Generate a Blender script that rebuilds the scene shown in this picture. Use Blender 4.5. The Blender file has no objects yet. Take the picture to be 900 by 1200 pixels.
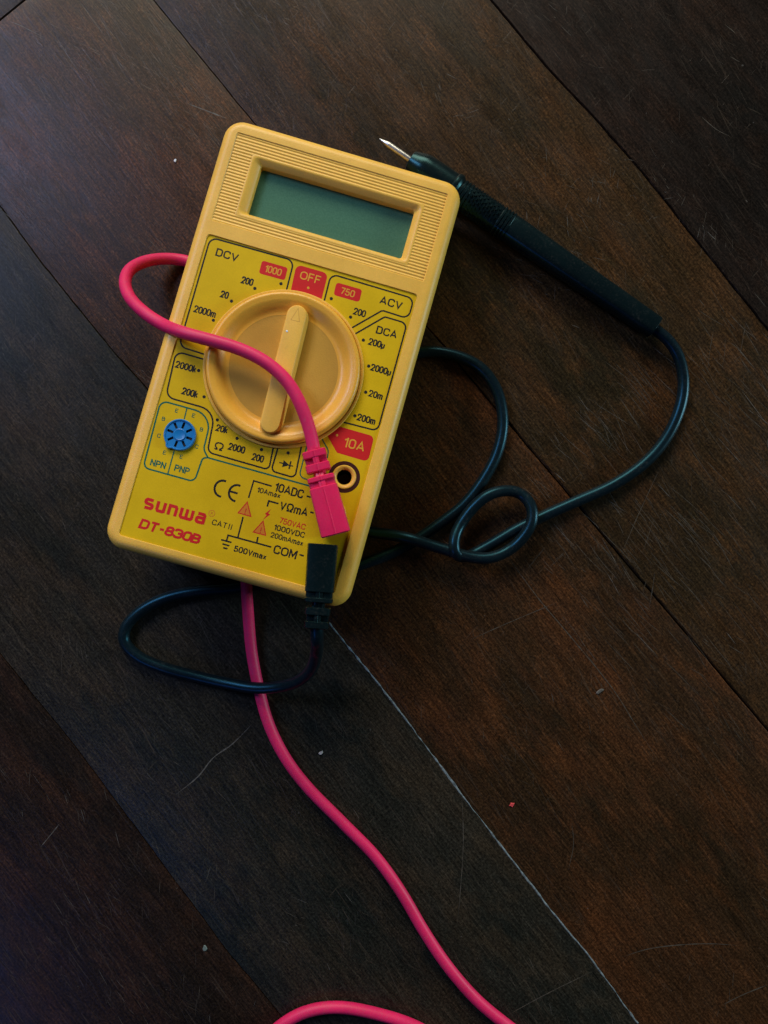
import bpy, bmesh, math, random
from mathutils import Vector, Matrix, Euler, noise
random.seed(7)
R_ = math.radians
MM = 0.001
scene = bpy.context.scene
COL = scene.collection

# ---------------------------------------------------------------- camera
F, CX, CY = 901.0, 450.0, 600.0          # phone lens, expressed for a 900 x 1200 frame
DIST = 243.43                            # height of the lens above the floor, mm
cam_d = bpy.data.cameras.new("camera")
cam = bpy.data.objects.new("camera", cam_d)
COL.objects.link(cam)
cam.location = (0, 0, DIST * MM)
cam_d.sensor_fit = 'VERTICAL'
cam_d.sensor_height = 24.0
cam_d.lens = 24.0 * F / 1200.0
cam_d.clip_start = 0.005
cam_d.clip_end = 50
scene.camera = cam

# ---------------------------------------------------------------- world and lamps
w = bpy.data.worlds.new("World")
scene.world = w
w.use_nodes = True
bg = w.node_tree.nodes["Background"]
bg.inputs[0].default_value = (0.55, 0.6, 0.7, 1)
bg.inputs[1].default_value = 0.018

def area(name, loc, target, sx, sy, power, color):
    d = bpy.data.lights.new(name, 'AREA')
    d.shape = 'RECTANGLE'
    d.size, d.size_y = sx, sy
    d.energy = power
    d.color = color
    o = bpy.data.objects.new(name, d)
    COL.objects.link(o)
    o.location = loc
    o.rotation_euler = (Vector(target) - Vector(loc)).to_track_quat('-Z', 'Y').to_euler()
    return o

area("window_light", (-0.20, 1.25, 0.70), (0, 0.0, 0), 1.0, 0.55, 18.5, (1.0, 0.91, 0.74))
area("side_window_light", (1.05, 0.02, 0.28), (0, 0, 0), 0.22, 0.24, 5.2, (0.66, 0.93, 1.0))
area("far_window_light", (-0.66, 0.50, 0.74), (-0.10, 0.04, 0), 0.26, 0.34, 5.2, (0.48, 0.60, 1.0))
area("blue_window_light", (-0.62, -0.66, 0.62), (-0.1, -0.1, 0), 0.26, 0.26, 0.8, (0.10, 0.28, 1.0))

vs = scene.view_settings
vs.view_transform = 'Standard'
vs.look = 'None'
vs.exposure = 0.0
vs.gamma = 1.0
vs.use_curve_mapping = False

# ---------------------------------------------------------------- geometry helpers (all in mm)
def P(px, py, z):
    """point of the 900 x 1200 frame, at world height z (mm)"""
    k = (DIST - z) / F
    return Vector(((px - CX) * k, -(py - CY) * k, z))

METER_E = Euler((R_(-3.2308), R_(1.9212), R_(-15.633)), 'XYZ')
METER_R = METER_E.to_matrix()
METER_T = Vector((-27.348, 42.397, DIST - 217.755)) + METER_R @ Vector((0, 0, -21))
METER_RI = METER_R.transposed()

def L(px, py, h=23.6):
    """point of the frame on the meter, in the meter's own axes at height h above its back"""
    o = METER_RI @ (Vector((0, 0, DIST)) - METER_T)
    d = METER_RI @ Vector(((px - CX) / F, -(py - CY) / F, -1.0))
    t = (h - o.z) / d.z
    return o + d * t

def PF(px, py, h):
    return METER_R @ L(px, py, h) + METER_T

class MB:
    def __init__(s):
        s.v, s.f, s.m, s.zk = [], [], [], 0
    def add(s, verts, faces, mi=0):
        b = len(s.v)
        s.v += [Vector(p) for p in verts]
        for f in faces:
            s.f.append([b + i for i in f])
            s.m.append(mi)
    def build(s, name, mats, parent=None, smooth=None, mw=None, weld=True, recalc=True):
        me = bpy.data.meshes.new(name)
        me.from_pydata([p * MM for p in s.v], [], s.f)
        if not isinstance(mats, (list, tuple)):
            mats = [mats]
        for m in mats:
            me.materials.append(m)
        for p, i in zip(me.polygons, s.m):
            p.material_index = i
        bm = bmesh.new()
        bm.from_mesh(me)
        if weld:
            bmesh.ops.remove_doubles(bm, verts=bm.verts, dist=1e-7)
        if recalc:
            bmesh.ops.recalc_face_normals(bm, faces=bm.faces)
        if smooth is not None:
            for f in bm.faces:
                f.smooth = True
            for e in bm.edges:
                if len(e.link_faces) != 2 or e.calc_face_angle(0) > R_(smooth):
                    e.smooth = False
        bm.to_mesh(me)
        bm.free()
        o = bpy.data.objects.new(name, me)
        COL.objects.link(o)
        if parent is not None:
            o.parent = parent
        return o

def thing(name, label, cat, loc=(0, 0, 0), rot=None, group=None):
    o = bpy.data.objects.new(name, None)
    COL.objects.link(o)
    o.empty_display_size = 0.01
    o.location = Vector(loc) * MM
    if rot is not None:
        o.rotation_euler = rot
    o["label"] = label
    o["category"] = cat
    if group:
        o["group"] = group
    return o

def loft(mb, loops, mi=0, cap0=False, cap1=False):
    n = len(loops[0])
    b = len(mb.v)
    for lp in loops:
        mb.v += [Vector(p) for p in lp]
    for k in range(len(loops) - 1):
        for i in range(n):
            j = (i + 1) % n
            mb.f.append([b + k * n + i, b + k * n + j, b + (k + 1) * n + j, b + (k + 1) * n + i])
            mb.m.append(mi)
    if cap0:
        mb.f.append([b + i for i in range(n)][::-1]); mb.m.append(mi)
    if cap1:
        mb.f.append([b + (len(loops) - 1) * n + i for i in range(n)]); mb.m.append(mi)

def circle(cx, cy, r, z, n=64):
    return [Vector((cx + r * math.cos(2 * math.pi * i / n), cy + r * math.sin(2 * math.pi * i / n), z)) for i in range(n)]

def lathe(mb, cx, cy, prof, n=96, mi=0, cap0=False, cap1=False):
    loft(mb, [circle(cx, cy, r, z, n) for r, z in prof], mi, cap0, cap1)

def rrect(x0, y0, x1, y1, r, z, n=8):
    pts = []
    for cx, cy, a0 in ((x1 - r, y1 - r, 0), (x0 + r, y1 - r, 90), (x0 + r, y0 + r, 180), (x1 - r, y0 + r, 270)):
        for i in range(n + 1):
            a = R_(a0 + 90.0 * i / n)
            pts.append(Vector((cx + r * math.cos(a), cy + r * math.sin(a), z)))
    return pts

def fill_holes(mb, outer, holes, mi=0):
    """flat face between one outer loop and hole loops"""
    bm = bmesh.new()
    edges = []
    for lp in [outer] + holes:
        vv = [bm.verts.new(p) for p in lp]
        for i in range(len(vv)):
            edges.append(bm.edges.new((vv[i], vv[(i + 1) % len(vv)])))
    bmesh.ops.triangle_fill(bm, use_beauty=True, use_dissolve=False, edges=edges)
    bm.verts.index_update()
    mb.add([v.co.copy() for v in bm.verts], [[v.index for v in f.verts] for f in bm.faces], mi)
    bm.free()

def box(mb, x0, x1, y0, y1, z0, z1, mi=0, M=None):
    vv = [Vector((x, y, z)) for z in (z0, z1) for x, y in ((x0, y0), (x1, y0), (x1, y1), (x0, y1))]
    if M is not None:
        vv = [M @ v for v in vv]
    mb.add(vv, [(3, 2, 1, 0), (4, 5, 6, 7), (0, 1, 5, 4), (1, 2, 6, 5), (2, 3, 7, 6), (3, 0, 4, 7)], mi)

def crom(pts, step=0.8):
    """centripetal Catmull-Rom through the points"""
    p = [pts[0] * 2 - pts[1]] + list(pts) + [pts[-1] * 2 - pts[-2]]
    out = []
    for i in range(1, len(p) - 2):
        p0, p1, p2, p3 = p[i - 1], p[i], p[i + 1], p[i + 2]
        t0 = 0
        t1 = t0 + max(1e-6, (p1 - p0).length) ** .5
        t2 = t1 + max(1e-6, (p2 - p1).length) ** .5
        t3 = t2 + max(1e-6, (p3 - p2).length) ** .5
        n = max(3, int((p2 - p1).length / step))
        for k in range(n):
            t = t1 + (t2 - t1) * k / n
            a1 = (t1 - t) / (t1 - t0) * p0 + (t - t0) / (t1 - t0) * p1
            a2 = (t2 - t) / (t2 - t1) * p1 + (t - t1) / (t2 - t1) * p2
            a3 = (t3 - t) / (t3 - t2) * p2 + (t - t2) / (t3 - t2) * p3
            b1 = (t2 - t) / (t2 - t0) * a1 + (t - t0) / (t2 - t0) * a2
            b2 = (t3 - t) / (t3 - t1) * a2 + (t - t1) / (t3 - t1) * a3
            out.append((t2 - t) / (t2 - t1) * b1 + (t - t1) / (t2 - t1) * b2)
    out.append(pts[-1].copy())
    return out

def smooth_path(pts, it=3):
    pts = list(pts)
    for _ in range(it):
        pts = [pts[0]] + [(pts[i - 1] + pts[i] * 2 + pts[i + 1]) / 4 for i in range(1, len(pts) - 1)] + [pts[-1]]
    return pts

def tube(mb, pts, rad, n=20, mi=0, caps=True):
    """swept round section; rad is a number or a list per point"""
    loops = []
    t = (pts[1] - pts[0]).normalized()
    u = t.orthogonal().normalized()
    for i, p in enumerate(pts):
        a = pts[max(0, i - 1)]
        b = pts[min(len(pts) - 1, i + 1)]
        t = (b - a).normalized()
        u = (u - t * u.dot(t)).normalized()
        v = t.cross(u)
        r = rad[i] if isinstance(rad, (list, tuple)) else rad
        loops.append([p + u * (r * math.cos(2 * math.pi * k / n)) + v * (r * math.sin(2 * math.pi * k / n)) for k in range(n)])
    loft(mb, loops, mi, caps, caps)

def wobble(pts, amp, seed):
    return [p + Vector((noise.noise(Vector((i * .035, seed, 0))), noise.noise(Vector((i * .035, seed, 7))), .25 * noise.noise(Vector((i * .03, seed, 3))))) * amp for i, p in enumerate(pts)]

# ---- flat printing on the label (2-D in the meter's axes)
def stroke(mb, pts, wd, closed=False, mi=0, z=23.62):
    pts = [Vector((p[0], p[1])) for p in pts]
    n = len(pts)
    mb.zk += 1
    z = z + 0.0015 * (mb.zk % 12)
    Lf, Rt = [], []
    for i in range(n):
        a = pts[i - 1] if (i > 0 or closed) else None
        b = pts[(i + 1) % n] if (i < n - 1 or closed) else None
        d1 = (pts[i] - a).normalized() if a is not None else None
        d2 = (b - pts[i]).normalized() if b is not None else None
        d1 = d1 or d2
        d2 = d2 or d1
        t = (d1 + d2)
        t = t.normalized() if t.length > 1e-6 else d1
        nrm = Vector((-t.y, t.x))
        c = max(0.45, nrm.dot(Vector((-d1.y, d1.x))))
        o = nrm * (wd / 2 / c)
        Lf.append(pts[i] + o)
        Rt.append(pts[i] - o)
    vv = [Vector((p.x, p.y, z)) for p in Lf] + [Vector((p.x, p.y, z)) for p in Rt]
    ff = []
    for i in range(n if closed else n - 1):
        j = (i + 1) % n
        ff.append([i, n + i, n + j, j])
    mb.add(vv, ff, mi)

def fillet(pts, rads, n=7, closed=False):
    pts = [Vector((p[0], p[1])) for p in pts]
    out = []
    N = len(pts)
    for i in range(N):
        r = rads[i] if isinstance(rads, (list, tuple)) else rads
        if (not closed and i in (0, N - 1)) or r <= 0:
            out.append(pts[i]); continue
        p, a, b = pts[i], pts[i - 1], pts[(i + 1) % N]
        d1, d2 = (a - p).normalized(), (b - p).normalized()
        ang = math.acos(max(-1, min(1, d1.dot(d2))))
        if ang > R_(176):
            out.append(p); continue
        t = min(r / math.tan(ang / 2), (a - p).length * .49, (b - p).length * .49)
        s, e = p + d1 * t, p + d2 * t
        for k in range(n + 1):
            q = k / n
            # conic approximation of the arc
            w1 = math.sin(ang / 2)
            den = (1 - q) ** 2 + 2 * w1 * q * (1 - q) + q * q
            out.append((s * (1 - q) ** 2 + p * (2 * w1 * q * (1 - q)) + e * q * q) / den)
    return out

def flat(mb, pts, mi=0, z=23.615):
    mb.add([Vector((p[0], p[1], z)) for p in pts], [list(range(len(pts)))], mi)

GL = {
 '0': [([(0, 0), (.5, 0), (.5, 1), (0, 1)], .25, 1)],
 '1': [([(0, .74), (.25, .95)], 0, 0), ([(.25, 1), (.25, 0)], 0, 0)],
 '2': [([(0, .68), (0, 1), (.5, 1), (.5, .60), (0, 0), (.53, 0)], [0, .25, .25, .2, 0, 0], 0)],
 '3': [([(0, .74), (0, 1), (.48, 1), (.48, .53), (.2, .53)], [0, .24, .23, .2, 0], 0), ([(.2, .53), (.5, .53), (.5, 0), (0, 0), (0, .27)], [0, .23, .25, .24, 0], 0)],
 '5': [([(.47, 1), (.06, 1), (.03, .54), (.5, .62), (.5, 0), (0, 0), (0, .24)], [0, 0, 0, .22, .25, .22, 0], 0)],
 '7': [([(0, 1), (.5, 1), (.17, 0)], 0, 0)],
 '8': [([(.03, .53), (.47, .53), (.47, 1), (.03, 1)], .21, 1), ([(0, 0), (.5, 0), (.5, .53), (0, .53)], .24, 1)],
 'A': [([(0, 0), (.3, 1), (.6, 0)], 0, 0), ([(.1, .29), (.5, .29)], 0, 0)],
 'B': [([(0, 0), (.5, 0), (.5, .53), (0, .53)], [0, .24, .24, 0], 1), ([(0, .53), (.46, .53), (.46, 1), (0, 1)], [0, .21, .21, 0], 1)],
 'C': [([(.54, .70), (.54, 1), (0, 1), (0, 0), (.54, 0), (.54, .30)], .27, 0)],
 'D': [([(0, 0), (.54, 0), (.54, 1), (0, 1)], [0, .32, .32, 0], 1)],
 'E': [([(.46, 1), (0, 1), (0, 0), (.46, 0)], 0, 0), ([(0, .52), (.4, .52)], 0, 0)],
 'F': [([(.48, 1), (0, 1), (0, 0)], 0, 0), ([(0, .5), (.42, .5)], 0, 0)],
 'I': [([(.14, 0), (.14, 1)], 0, 0)],
 'M': [([(0, 0), (0, 1)], 0, 0), ([(.03, .98), (.33, .22), (.63, .98)], 0, 0), ([(.66, 1), (.66, 0)], 0, 0)],
 'N': [([(0, 0), (0, 1)], 0, 0), ([(.02, .97), (.52, .03)], 0, 0), ([(.54, 1), (.54, 0)], 0, 0)],
 'O': [([(0, 0), (.64, 0), (.64, 1), (0, 1)], .32, 1)],
 'P': [([(0, 0), (0, 1), (.5, 1), (.5, .44), (0, .44)], [0, 0, .27, .27, 0], 0)],
 'R': [([(0, 0), (0, 1), (.5, 1), (.5, .44), (0, .44)], [0, 0, .27, .27, 0], 0), ([(.25, .44), (.52, 0)], 0, 0)],
 'T': [([(0, 1), (.56, 1)], 0, 0), ([(.28, 1), (.28, 0)], 0, 0)],
 'V': [([(0, 1), (.29, 0), (.58, 1)], 0, 0)],
 'a': [([(.03, .70), (.42, .70), (.42, 0)], [0, .18, 0], 0), ([(0, 0), (.42, 0), (.42, .41), (0, .41)], .19, 1)],
 'k': [([(0, 0), (0, 1)], 0, 0), ([(.40, .70), (.03, .28)], 0, 0), ([(.15, .42), (.44, 0)], 0, 0)],
 'm': [([(0, 0), (0, .70)], 0, 0), ([(0, .45), (0, .70), (.34, .70), (.34, 0)], [0, .17, .17, 0], 0), ([(.34, .45), (.34, .70), (.68, .70), (.68, 0)], [0, .17, .17, 0], 0)],
 'x': [([(0, .70), (.40, 0)], 0, 0), ([(.40, .70), (0, 0)], 0, 0)],
 '\u00b5': [([(0, .70), (0, -.26)], 0, 0), ([(0, .25), (0, 0), (.40, 0), (.40, .70)], [0, .18, .14, 0], 0)],
 '\u03a9': [([(0, 0), (.22, 0), (.22, .12), (.02, .40), (.02, 1), (.66, 1), (.66, .40), (.46, .12), (.46, 0), (.68, 0)], [0, 0, .05, .15, .32, .32, .15, .05, 0, 0], 0)],
 '-': [([(0, .45), (.30, .45)], 0, 0)],
 '!': [([(0, .32), (0, 1)], 0, 0), ([(0, 0), (0, .12)], 0, 0)],
}
def pxmm(px, py):
    return (L(px + 20, py) - L(px - 20, py)).length / 40.0

def text(mb, s, px, py, w_px, h_px, mi=0, wt=.16, shear=0.0, z=23.625, gap=.07):
    """sans lettering drawn in strokes, centred at a point of the label, w_px wide with capitals h_px tall"""
    k = pxmm(px, py)
    c = L(px, py)
    H = h_px * k
    t = wt * H                                  # thickness of the strokes
    sy = H - t
    adv, x = [], 0.0
    for ch in s:
        wd = max(p[0] for st in GL[ch] for p in st[0])
        adv.append(x)
        x += wd + wt + gap
    total = x - gap - wt
    sx = (w_px * k - t) / total if total > .01 else sy
    for ch, x0 in zip(s, adv):
        for pts, rads, closed in GL[ch]:
            q = fillet([(p[0] * min(1, 1) , p[1]) for p in pts], rads, 6, bool(closed))
            out = []
            for p in q:
                yy = p.y * sy - sy / 2
                xx = (x0 + p.x) * sx - total * sx / 2
                out.append((c.x + xx + shear * yy, c.y + yy))
            if not closed and len(pts) == 2:
                pass
            ext = t / 2                          # square ends on open strokes
            if not closed:
                a, b2 = Vector(out[0]), Vector(out[1])
                if pts[0][1] in (0, 1) and abs(pts[0][0] - pts[1][0]) < .01: out[0] = tuple(a + (a - b2).normalized() * ext)
                a, b2 = Vector(out[-1]), Vector(out[-2])
                if pts[-1][1] in (0, 1) and abs(pts[-1][0] - pts[-2][0]) < .01: out[-1] = tuple(a + (a - b2).normalized() * ext)
            stroke(mb, out, t, bool(closed), mi, z)

def disc(mb, px, py, r_px, mi=0, z=23.622, n=24):
    k = pxmm(px, py)
    c = L(px, py)
    flat(mb, [(p.x, p.y) for p in circle(c.x, c.y, r_px * k, 0, n)], mi, z)

def LL(pts):
    return [L(a, b).to_2d() for a, b in pts]

# ---------------------------------------------------------------- materials
def new_mat(name):
    m = bpy.data.materials.new(name)
    m.use_nodes = True
    nt = m.node_tree
    b = nt.nodes["Principled BSDF"]
    return m, nt, b

def node(nt, t, **kw):
    n = nt.nodes.new(t)
    for k, v in kw.items():
        setattr(n, k, v)
    return n

def noise_tex(nt, scale, detail=3, rough=.5, vec=None, mscale=None, rot=None, loc=None):
    n = node(nt, 'ShaderNodeTexNoise')
    n.inputs['Scale'].default_value = scale
    n.inputs['Detail'].default_value = detail
    n.inputs['Roughness'].default_value = rough
    if vec is not None:
        if mscale or rot or loc:
            # rotate first, then stretch, so that streaks run along the rotated axis
            mp = node(nt, 'ShaderNodeMapping')
            mp.inputs['Rotation'].default_value = rot or (0, 0, 0)
            mp.inputs['Location'].default_value = loc or (0, 0, 0)
            nt.links.new(vec, mp.inputs['Vector'])
            mp2 = node(nt, 'ShaderNodeMapping')
            mp2.inputs['Scale'].default_value = mscale or (1, 1, 1)
            nt.links.new(mp.outputs[0], mp2.inputs['Vector'])
            vec = mp2.outputs[0]
        nt.links.new(vec, n.inputs['Vector'])
    return n

def ramp(nt, src, stops):
    r = node(nt, 'ShaderNodeValToRGB')
    e = r.color_ramp.elements
    while len(e) < len(stops):
        e.new(0.5)
    for el, (p, c) in zip(e, stops):
        el.position = p
        el.color = c if len(c) == 4 else (*c, 1)
    nt.links.new(src, r.inputs[0])
    return r.outputs[0]

def mix(nt, fac, a, b, mode='MIX'):
    n = node(nt, 'ShaderNodeMix', data_type='RGBA', blend_type=mode)
    for s, v in ((n.inputs[0], fac), (n.inputs[6], a), (n.inputs[7], b)):
        if isinstance(v, (int, float)):
            s.default_value = v
        elif isinstance(v, tuple):
            s.default_value = (*v, 1) if len(v) == 3 else v
        else:
            nt.links.new(v, s)
    return n.outputs[2]

def math_n(nt, op, a, b=None):
    n = node(nt, 'ShaderNodeMath', operation=op)
    for s, v in zip(n.inputs, (a, b)):
        if v is None: continue
        if isinstance(v, (int, float)): s.default_value = v
        else: nt.links.new(v, s)
    return n.outputs[0]

def g(v): return (v, v, v, 1)

def plastic(name, col, rough=.45, bump=.12, scale=2600, var=.06, sss=0.0, spec=.5, dirt=0.0, tint=None, dust=0.0):
    m, nt, b = new_mat(name)
    tc = node(nt, 'ShaderNodeTexCoord').outputs['Object']
    big = noise_tex(nt, 90, 4, .6, tc)
    dark = tuple(c * (1 - var) for c in col)
    lite = tuple(min(1, c * (1 + var)) for c in col)
    c = ramp(nt, big.outputs['Fac'], [(.3, dark), (.7, lite)])
    fine = noise_tex(nt, scale, 3, .6, tc)
    c = mix(nt, ramp(nt, fine.outputs['Fac'], [(.35, g(0)), (.65, g(1))]), mix(nt, .10, c, tuple(x * .35 for x in col)), c)
    if dirt:
        dn = noise_tex(nt, 420, 5, .7, tc)
        c = mix(nt, ramp(nt, dn.outputs['Fac'], [(.60, g(0)), (.74, g(dirt))]), c, tuple(x * .45 for x in col))
    if dust:
        d1 = noise_tex(nt, 260, 5, .75, tc)
        d2 = noise_tex(nt, 1500, 3, .7, tc)
        dm = math_n(nt, 'MULTIPLY', ramp(nt, d1.outputs['Fac'], [(.45, g(.15)), (.70, g(1))]), ramp(nt, d2.outputs['Fac'], [(.48, g(0)), (.72, g(dust))]))
        c = mix(nt, dm, c, (.20, .18, .15))
    nt.links.new(c, b.inputs['Base Color'])
    rg = node(nt, 'ShaderNodeMapRange')
    rg.inputs[3].default_value = rough - .08
    rg.inputs[4].default_value = rough + .10
    nt.links.new(big.outputs['Fac'], rg.inputs[0])
    nt.links.new(rg.outputs[0], b.inputs['Roughness'])
    b.inputs['Specular IOR Level'].default_value = spec
    if tint:
        b.inputs['Specular Tint'].default_value = (*tint, 1)
    if sss:
        b.inputs['Subsurface Weight'].default_value = sss
        b.inputs['Subsurface Radius'].default_value = (1.0, .5, .2)
        b.inputs['Subsurface Scale'].default_value = .0012
    if bump:
        bp = node(nt, 'ShaderNodeBump')
        bp.inputs['Strength'].default_value = bump
        bp.inputs['Distance'].default_value = .0002
        nt.links.new(fine.outputs['Fac'], bp.inputs['Height'])
        nt.links.new(bp.outputs[0], b.inputs['Normal'])
    return m

M_CASE = plastic("case_plastic", (.86, .485, .072), .40, .20, 2600, .06, .12, .42, dirt=.26)
M_DIAL = plastic("dial_plastic", (.82, .41, .042), .34, .25, 2600, .05, .12, dirt=.2)
M_DIALFACE = plastic("dial_face_dark_orange", (.54, .285, .030), .5, .3, 2600, .07, .1, .3, dirt=.25)  # darker, browner orange than the rim, for the recessed disc of the dial
M_LABEL = plastic("label_print_yellow", (.68, .43, .004), .5, .06, 3200, .07, 0, .15, dirt=.10)
M_INK = plastic("black_ink", (.018, .016, .014), .5, 0, 2600, .1, spec=.2)
M_RED = plastic("red_ink", (.60, .016, .016), .5, .05, 3000, .08, 0, .2)
M_GREEN = plastic("green_ink", (.010, .125, .075), .5, 0, spec=.2)
M_ORANGE = plastic("orange_ink", (.66, .22, .02), .5, 0, spec=.2)
M_BADGE_TEXT = plastic("badge_lettering_yellow", (.72, .34, .03), .5, 0, spec=.2)
M_RING = plastic("dark_brown_ink", (.05, .012, .008), .5, 0, spec=.2)
M_BLUE = plastic("socket_blue_plastic", (.008, .19, .50), .35, .1, 2600, .08)
M_DARK = plastic("dark_hole", (.008, .008, .008), .6, 0)
M_REDPLASTIC = plastic("red_plug_plastic", (.76, .016, .095), .34, .10, 2200, .08, .15, .4, dust=.2)
M_REDCABLE = plastic("red_cable_pvc", (.73, .016, .108), .48, .10, 2600, .10, .12, .35, dust=.35)
M_BLKCABLE = plastic("black_cable_pvc", (.004, .009, .012), .32, .05, 2600, .1, spec=.42, tint=(.14, .60, .80), dust=.12)
M_BLKPLASTIC = plastic("black_probe_plastic", (.003, .007, .008), .28, .05, 2600, .1, spec=.4, tint=(.20, .68, .72), dust=.10)

def metal(name, col, rough):
    m, nt, b = new_mat(name)
    tc = node(nt, 'ShaderNodeTexCoord').outputs['Object']
    n = noise_tex(nt, 900, 3, .6, tc)
    c = ramp(nt, n.outputs['Fac'], [(.3, tuple(x * .7 for x in col)), (.7, col)])
    nt.links.new(c, b.inputs['Base Color'])
    b.inputs['Metallic'].default_value = 1
    b.inputs['Roughness'].default_value = rough
    return m
M_METAL = metal("nickel_plated_metal", (.60, .60, .56), .36)

def lcd_mat():
    m, nt, b = new_mat("lcd_glass_green")
    tc = node(nt, 'ShaderNodeTexCoord').outputs['Object']
    n = noise_tex(nt, 2200, 3, .7, tc)
    c = ramp(nt, n.outputs['Fac'], [(.3, (.050, .138, .084)), (.7, (.076, .185, .114))])
    sp = noise_tex(nt, 900, 2, .5, tc)
    c = mix(nt, ramp(nt, sp.outputs['Fac'], [(.74, g(0)), (.80, g(.4))]), c, (.25, .32, .27))
    nt.links.new(c, b.inputs['Base Color'])
    b.inputs['Roughness'].default_value = .3
    b.inputs['Specular IOR Level'].default_value = .2
    return m
M_LCD = lcd_mat()

def wood():
    m, nt, b = new_mat("dark_stained_worn_wood")
    oi = node(nt, 'ShaderNodeObjectInfo')
    tc = node(nt, 'ShaderNodeTexCoord').outputs['Object']
    off = node(nt, 'ShaderNodeVectorMath', operation='SCALE')
    off.inputs[0].default_value = (3.1, 5.7, 0)
    nt.links.new(oi.outputs['Random'], off.inputs['Scale'])
    ad = node(nt, 'ShaderNodeVectorMath', operation='ADD')
    nt.links.new(tc, ad.inputs[0]); nt.links.new(off.outputs[0], ad.inputs[1])
    v = ad.outputs[0]
    base = oi.outputs['Color']
    # broad worn and stained patches, stretched along the grain
    p1 = noise_tex(nt, 1, 5, .62, v, (11, 24, 1))
    p2 = noise_tex(nt, 1, 6, .68, v, (26, 60, 1), loc=(.3, .7, 0))
    c = mix(nt, ramp(nt, p1.outputs['Fac'], [(.38, g(0)), (.62, g(1))]), base, mix(nt, 1.0, base, (.50, .66, .72), 'MULTIPLY'))
    c = mix(nt, ramp(nt, p2.outputs['Fac'], [(.48, g(0)), (.70, g(.8))]), c, mix(nt, 1.0, base, (1.7, 1.3, 1.0), 'MULTIPLY'))
    p3 = noise_tex(nt, 1, 5, .7, v, (60, 90, 1), loc=(2.3, 3.7, 0))
    c = mix(nt, ramp(nt, p3.outputs['Fac'], [(.52, g(0)), (.70, g(.55))]), c, mix(nt, 1.0, base, (1.9, 1.6, 1.35), 'MULTIPLY'))
    # grain: short broken fibres rather than long streaks
    g1 = noise_tex(nt, 1, 6, .7, v, (38, 800, 1))
    g2 = noise_tex(nt, 1, 4, .65, v, (150, 2300, 1), loc=(.1, .2, 0))
    iso = noise_tex(nt, 1300, 4, .75, v)
    gm = ramp(nt, g1.outputs['Fac'], [(.30, g(.58)), (.5, g(1)), (.70, g(1.45))])
    c = mix(nt, 1.0, c, gm, 'MULTIPLY')
    gm2 = ramp(nt, g2.outputs['Fac'], [(.34, g(.55)), (.55, g(1.05)), (.75, g(1.65))])
    c = mix(nt, 1.0, c, gm2, 'MULTIPLY')
    c = mix(nt, 1.0, c, ramp(nt, iso.outputs['Fac'], [(.34, g(.32)), (.5, g(.92)), (.66, g(1.85))]), 'MULTIPLY')
    # fine scuffs in several directions, only where the varnish has worn
    wear = noise_tex(nt, 1, 4, .6, v, (30, 45, 1), loc=(1.3, 2.2, 0))
    wm = ramp(nt, wear.outputs['Fac'], [(.40, g(.12)), (.58, g(1))])
    total = None
    for ang, sx, sy, lo in ((4, 60, 1900, .63), (-24, 110, 2100, .665), (38, 120, 2200, .67), (80, 130, 2100, .68), (12, 45, 1500, .65)):
        s = noise_tex(nt, 1, 2, .5, v, (sx, sy, 1), (0, 0, R_(ang)), (ang * .37, .1 * ang, 0))
        sm = ramp(nt, s.outputs['Fac'], [(lo, g(0)), (lo + .06, g(1))])
        total = sm if total is None else mix(nt, 1.0, total, sm, 'ADD')
    sc = mix(nt, 1.0, total, wm, 'MULTIPLY')
    c = mix(nt, math_n(nt, 'MULTIPLY', sc, .34), c, (.085, .064, .042))
    # dust specks
    d = noise_tex(nt, 700, 2, .5, v)
    c = mix(nt, ramp(nt, d.outputs['Fac'], [(.745, g(0)), (.79, g(.4))]), c, (.14, .13, .11))
    nt.links.new(c, b.inputs['Base Color'])
    rr = node(nt, 'ShaderNodeMapRange')
    rr.inputs[3].default_value = .24
    rr.inputs[4].default_value = .48
    rn = noise_tex(nt, 1, 6, .75, v, (45, 130, 1), loc=(4.2, 1.7, 0))
    rmix = math_n(nt, 'ADD', math_n(nt, 'MULTIPLY', p2.outputs['Fac'], .4), math_n(nt, 'MULTIPLY', ramp(nt, rn.outputs['Fac'], [(.35, g(0)), (.65, g(1))]), .6))
    nt.links.new(rmix, rr.inputs[0])
    nt.links.new(rr.outputs[0], b.inputs['Roughness'])
    b.inputs['Specular IOR Level'].default_value = .20
    bp = node(nt, 'ShaderNodeBump')
    bp.inputs['Strength'].default_value = .30
    bp.inputs['Distance'].default_value = .0003
    h = math_n(nt, 'ADD', math_n(nt, 'MULTIPLY', g1.outputs['Fac'], 1.0), math_n(nt, 'MULTIPLY', g2.outputs['Fac'], .6))
    h = math_n(nt, 'ADD', h, math_n(nt, 'MULTIPLY', iso.outputs['Fac'], .2))
    h = math_n(nt, 'ADD', h, math_n(nt, 'MULTIPLY', sc, -.3))
    nt.links.new(h, bp.inputs['Height'])
    nt.links.new(bp.outputs[0], b.inputs['Normal'])
    return m
M_WOOD = wood()

def simple(name, col, rough=.7, var=.35, scale=1500):
    m, nt, b = new_mat(name)
    tc = node(nt, 'ShaderNodeTexCoord').outputs['Object']
    n = noise_tex(nt, scale, 4, .65, tc)
    c = ramp(nt, n.outputs['Fac'], [(.32, tuple(x * (1 - var) for x in col)), (.68, tuple(x * (1 + var) for x in col))])
    nt.links.new(c, b.inputs['Base Color'])
    b.inputs['Roughness'].default_value = rough
    return m
M_FILLER = simple("pale_dusty_filler", (.14, .175, .175), .8, .6, 700)
M_SCRATCH = simple("worn_scratch", (.056, .045, .029), .7, .5, 1200)
M_SCRATCH_PALE = simple("pale_scratch", (.088, .080, .064), .7, .5, 1200)
M_SUB = simple("dark_gap_dirt", (.004, .004, .004), .9)

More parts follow.
